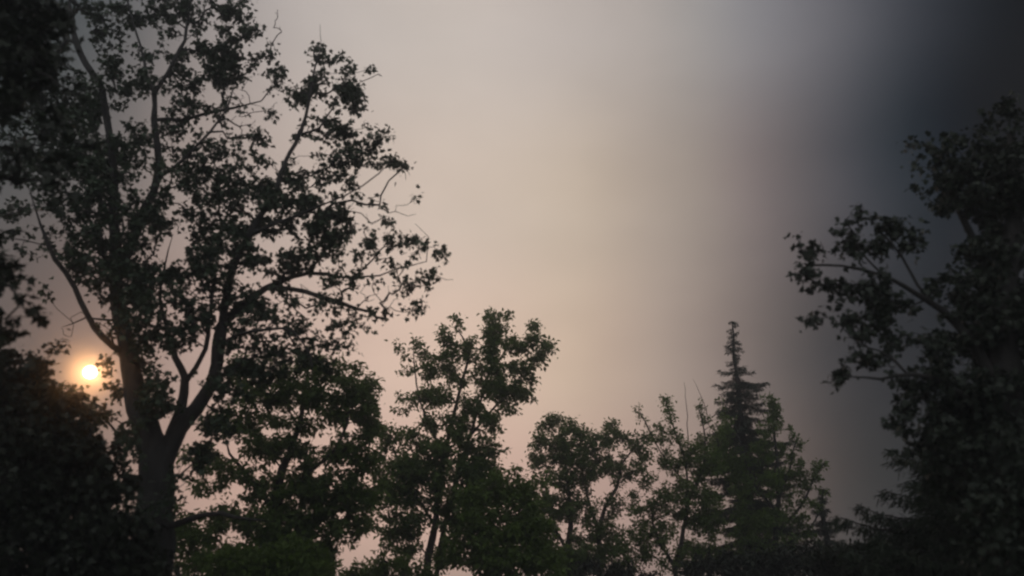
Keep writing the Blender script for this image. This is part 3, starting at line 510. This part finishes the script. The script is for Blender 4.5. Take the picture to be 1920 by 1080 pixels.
bush('leafy_bush', 'low pale green bush top in the bright gap below the dark tree', 21.0, 720, [],
  [(690, 1062, 24, 14, 1.3), (720, 1050, 20, 12, .8), (745, 1060, 24, 16, 1.3), (700, 1085, 50, 18, 1.8), (780, 1080, 40, 20, 1.5), (655, 1085, 20, 12, 1.0), (740, 1030, 14, 10, .5)],
  leaf='ovate', mat='fresh', size=0.12, clump=0.18, per=20, droop=0.1)
bush('leafy_bush', 'green bush at the foot of the dark tree beside the thick trunk', 15.5, 540, [],
  [(520, 1040, 60, 30, 1.6), (580, 1050, 40, 26, 1.5), (450, 1060, 60, 30, 1.5), (600, 1075, 30, 14, 1.4), (540, 1080, 80, 24, 1.8)],
  leaf='ovate', mat='fresh', size=0.11, clump=0.17, per=20, droop=0.1)
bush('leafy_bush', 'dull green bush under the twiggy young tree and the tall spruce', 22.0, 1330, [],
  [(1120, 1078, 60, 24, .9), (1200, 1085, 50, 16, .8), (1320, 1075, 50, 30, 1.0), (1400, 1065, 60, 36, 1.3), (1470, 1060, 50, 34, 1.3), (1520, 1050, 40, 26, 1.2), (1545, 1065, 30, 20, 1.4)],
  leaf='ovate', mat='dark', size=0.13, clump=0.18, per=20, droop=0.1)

# ------------------------------------------------------------------ dark mass low at the left
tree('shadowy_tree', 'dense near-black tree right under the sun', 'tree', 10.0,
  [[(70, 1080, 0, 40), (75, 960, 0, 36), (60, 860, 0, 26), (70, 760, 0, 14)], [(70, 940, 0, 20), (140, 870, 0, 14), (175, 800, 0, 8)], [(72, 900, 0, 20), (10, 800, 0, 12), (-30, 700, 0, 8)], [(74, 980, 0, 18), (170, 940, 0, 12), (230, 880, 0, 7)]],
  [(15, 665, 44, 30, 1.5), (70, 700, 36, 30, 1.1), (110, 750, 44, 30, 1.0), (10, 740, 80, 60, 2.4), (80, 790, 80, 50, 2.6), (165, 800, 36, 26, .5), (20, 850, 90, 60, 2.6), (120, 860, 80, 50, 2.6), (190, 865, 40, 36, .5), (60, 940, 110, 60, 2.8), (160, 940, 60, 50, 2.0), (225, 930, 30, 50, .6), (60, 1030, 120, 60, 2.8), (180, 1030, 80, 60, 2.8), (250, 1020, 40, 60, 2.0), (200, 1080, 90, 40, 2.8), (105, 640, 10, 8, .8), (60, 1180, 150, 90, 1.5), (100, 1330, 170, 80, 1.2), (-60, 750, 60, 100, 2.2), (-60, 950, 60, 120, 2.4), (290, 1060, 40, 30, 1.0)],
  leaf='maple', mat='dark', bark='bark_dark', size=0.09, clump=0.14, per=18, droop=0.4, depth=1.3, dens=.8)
# ------------------------------------------------------------------ near foliage, upper left
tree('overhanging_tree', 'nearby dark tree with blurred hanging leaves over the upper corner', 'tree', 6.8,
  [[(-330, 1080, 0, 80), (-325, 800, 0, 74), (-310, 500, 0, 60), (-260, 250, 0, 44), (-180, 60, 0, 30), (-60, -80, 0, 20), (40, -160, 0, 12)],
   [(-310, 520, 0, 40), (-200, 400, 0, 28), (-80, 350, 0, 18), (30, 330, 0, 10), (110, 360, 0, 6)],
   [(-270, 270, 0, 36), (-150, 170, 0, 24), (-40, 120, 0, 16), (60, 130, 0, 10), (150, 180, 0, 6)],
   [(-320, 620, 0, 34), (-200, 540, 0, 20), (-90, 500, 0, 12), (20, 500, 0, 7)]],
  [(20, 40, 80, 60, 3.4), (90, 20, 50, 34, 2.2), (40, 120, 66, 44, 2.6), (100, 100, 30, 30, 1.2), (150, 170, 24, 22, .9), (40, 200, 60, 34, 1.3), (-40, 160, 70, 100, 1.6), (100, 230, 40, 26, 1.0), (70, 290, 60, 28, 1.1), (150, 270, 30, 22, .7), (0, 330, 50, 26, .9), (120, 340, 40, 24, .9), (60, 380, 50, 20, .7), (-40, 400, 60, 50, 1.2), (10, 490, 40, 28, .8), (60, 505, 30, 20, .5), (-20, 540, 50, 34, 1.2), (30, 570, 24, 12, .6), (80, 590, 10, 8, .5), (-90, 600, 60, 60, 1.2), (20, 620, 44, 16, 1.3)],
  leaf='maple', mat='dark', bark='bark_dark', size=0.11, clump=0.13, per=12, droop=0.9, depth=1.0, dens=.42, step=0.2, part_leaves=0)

# ------------------------------------------------------------------ big dark tree, right
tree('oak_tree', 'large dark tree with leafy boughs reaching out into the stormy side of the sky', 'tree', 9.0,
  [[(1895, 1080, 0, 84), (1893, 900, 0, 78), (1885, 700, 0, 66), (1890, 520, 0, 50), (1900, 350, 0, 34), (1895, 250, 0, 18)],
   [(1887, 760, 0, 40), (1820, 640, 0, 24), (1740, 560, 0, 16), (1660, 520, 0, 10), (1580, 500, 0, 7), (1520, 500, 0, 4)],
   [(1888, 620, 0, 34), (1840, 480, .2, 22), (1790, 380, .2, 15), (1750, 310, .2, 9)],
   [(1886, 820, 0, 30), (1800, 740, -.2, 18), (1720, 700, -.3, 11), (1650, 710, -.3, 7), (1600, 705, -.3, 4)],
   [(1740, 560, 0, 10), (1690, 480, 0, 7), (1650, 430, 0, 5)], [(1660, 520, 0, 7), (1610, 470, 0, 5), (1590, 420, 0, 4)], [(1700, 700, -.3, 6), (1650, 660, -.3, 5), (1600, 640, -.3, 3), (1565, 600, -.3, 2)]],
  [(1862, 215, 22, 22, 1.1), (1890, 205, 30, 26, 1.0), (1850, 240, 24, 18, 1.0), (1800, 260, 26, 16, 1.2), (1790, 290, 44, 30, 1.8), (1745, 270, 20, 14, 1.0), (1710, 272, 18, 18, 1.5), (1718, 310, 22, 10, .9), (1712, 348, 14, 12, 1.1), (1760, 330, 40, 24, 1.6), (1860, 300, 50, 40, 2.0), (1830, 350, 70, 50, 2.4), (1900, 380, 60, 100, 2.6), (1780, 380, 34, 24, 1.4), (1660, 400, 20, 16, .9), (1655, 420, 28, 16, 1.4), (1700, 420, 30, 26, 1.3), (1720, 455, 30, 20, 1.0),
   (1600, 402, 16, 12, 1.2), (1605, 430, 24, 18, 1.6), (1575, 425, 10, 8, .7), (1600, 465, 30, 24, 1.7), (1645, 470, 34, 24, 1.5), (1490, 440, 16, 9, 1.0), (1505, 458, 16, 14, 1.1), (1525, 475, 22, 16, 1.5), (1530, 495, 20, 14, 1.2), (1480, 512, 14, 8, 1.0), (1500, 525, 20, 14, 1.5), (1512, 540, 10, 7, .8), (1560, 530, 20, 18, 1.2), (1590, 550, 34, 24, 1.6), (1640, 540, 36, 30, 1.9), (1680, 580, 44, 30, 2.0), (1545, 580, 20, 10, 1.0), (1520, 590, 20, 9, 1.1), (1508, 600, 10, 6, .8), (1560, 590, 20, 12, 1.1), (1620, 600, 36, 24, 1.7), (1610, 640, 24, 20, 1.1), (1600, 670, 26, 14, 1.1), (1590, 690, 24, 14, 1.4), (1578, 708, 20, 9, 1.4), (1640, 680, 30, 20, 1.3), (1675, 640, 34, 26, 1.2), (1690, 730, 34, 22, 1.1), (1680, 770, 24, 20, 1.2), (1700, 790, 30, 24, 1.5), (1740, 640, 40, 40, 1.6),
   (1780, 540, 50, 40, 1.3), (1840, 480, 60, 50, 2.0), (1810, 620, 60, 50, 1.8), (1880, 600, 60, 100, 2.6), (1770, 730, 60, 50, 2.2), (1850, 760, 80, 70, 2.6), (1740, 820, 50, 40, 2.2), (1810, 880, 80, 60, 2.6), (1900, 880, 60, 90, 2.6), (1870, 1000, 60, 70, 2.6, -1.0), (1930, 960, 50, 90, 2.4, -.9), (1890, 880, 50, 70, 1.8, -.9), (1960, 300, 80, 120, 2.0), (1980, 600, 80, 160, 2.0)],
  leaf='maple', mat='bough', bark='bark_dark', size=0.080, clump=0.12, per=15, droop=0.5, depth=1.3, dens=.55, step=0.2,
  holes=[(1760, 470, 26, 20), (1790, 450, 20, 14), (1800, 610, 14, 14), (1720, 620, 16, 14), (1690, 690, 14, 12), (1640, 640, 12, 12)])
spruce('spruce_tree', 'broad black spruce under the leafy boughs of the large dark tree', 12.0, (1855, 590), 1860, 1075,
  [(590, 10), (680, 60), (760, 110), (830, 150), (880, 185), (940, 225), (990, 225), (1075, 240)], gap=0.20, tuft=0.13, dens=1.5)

# ------------------------------------------------------------------ hedge
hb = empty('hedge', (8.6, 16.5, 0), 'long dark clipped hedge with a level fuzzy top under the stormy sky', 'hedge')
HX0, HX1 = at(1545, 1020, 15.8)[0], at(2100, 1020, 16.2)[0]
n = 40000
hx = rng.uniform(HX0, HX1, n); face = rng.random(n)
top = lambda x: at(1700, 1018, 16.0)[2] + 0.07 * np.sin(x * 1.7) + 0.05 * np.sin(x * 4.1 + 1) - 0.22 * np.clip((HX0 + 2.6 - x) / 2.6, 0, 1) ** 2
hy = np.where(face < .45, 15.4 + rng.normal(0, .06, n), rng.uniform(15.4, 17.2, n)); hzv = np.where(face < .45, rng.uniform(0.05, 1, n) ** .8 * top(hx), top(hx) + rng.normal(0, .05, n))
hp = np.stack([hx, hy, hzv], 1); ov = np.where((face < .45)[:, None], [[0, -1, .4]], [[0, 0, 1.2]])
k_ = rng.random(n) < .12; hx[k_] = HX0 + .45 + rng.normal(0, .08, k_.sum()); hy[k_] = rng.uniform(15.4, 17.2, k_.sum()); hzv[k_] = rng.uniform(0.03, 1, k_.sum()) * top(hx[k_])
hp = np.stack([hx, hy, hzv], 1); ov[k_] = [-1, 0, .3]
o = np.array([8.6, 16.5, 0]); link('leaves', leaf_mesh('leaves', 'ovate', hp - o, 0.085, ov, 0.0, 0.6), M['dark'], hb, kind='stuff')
xs = np.linspace(HX0 + .6, HX1, 40); V = []; F = []
for x in xs:
    t = float(top(x)) - 0.06; V += [(x, 15.45, 0.0), (x, 15.45, t), (x, 17.15, t), (x, 17.15, 0.0)]
for i in range(39):
    a = 4 * i; b = a + 4
    for j in range(3): F.append((a + j, b + j, b + j + 1, a + j + 1))
F += [(0, 1, 2, 3), (159, 158, 157, 156)]
link('branches', np_mesh('branches', np.array(V) - o, F), M['bark_dark'], hb, kind='stuff')

# ------------------------------------------------------------------ smoke haze
V = [(x, y, z) for x in (-905, 905) for y in (-905, 905) for z in (-1.3, 18.5)]
F = [(0, 1, 3, 2), (4, 6, 7, 5), (0, 4, 5, 1), (2, 3, 7, 6), (0, 2, 6, 4), (1, 5, 7, 3)]
hm = bpy.data.materials.new('smoke_haze'); hm.use_nodes = True; t = hm.node_tree; t.nodes.clear()
pv = t.nodes.new('ShaderNodeVolumePrincipled'); pv.inputs['Color'].default_value = (0.90, 0.90, 0.92, 1); pv.inputs['Density'].default_value = 0.0025; pv.inputs['Anisotropy'].default_value = 0.985
mo = t.nodes.new('ShaderNodeOutputMaterial'); pv2 = t.nodes.new('ShaderNodeVolumePrincipled'); pv2.inputs['Color'].default_value = (0.84, 0.90, 1.0, 1); pv2.inputs['Density'].default_value = 0.0024; pv2.inputs['Anisotropy'].default_value = 0.2
pa = t.nodes.new('ShaderNodeAddShader'); t.links.new(pv.outputs[0], pa.inputs[0]); t.links.new(pv2.outputs[0], pa.inputs[1]); t.links.new(pa.outputs[0], mo.inputs['Volume'])
link('haze', np_mesh('haze', V, F), hm, kind='stuff')
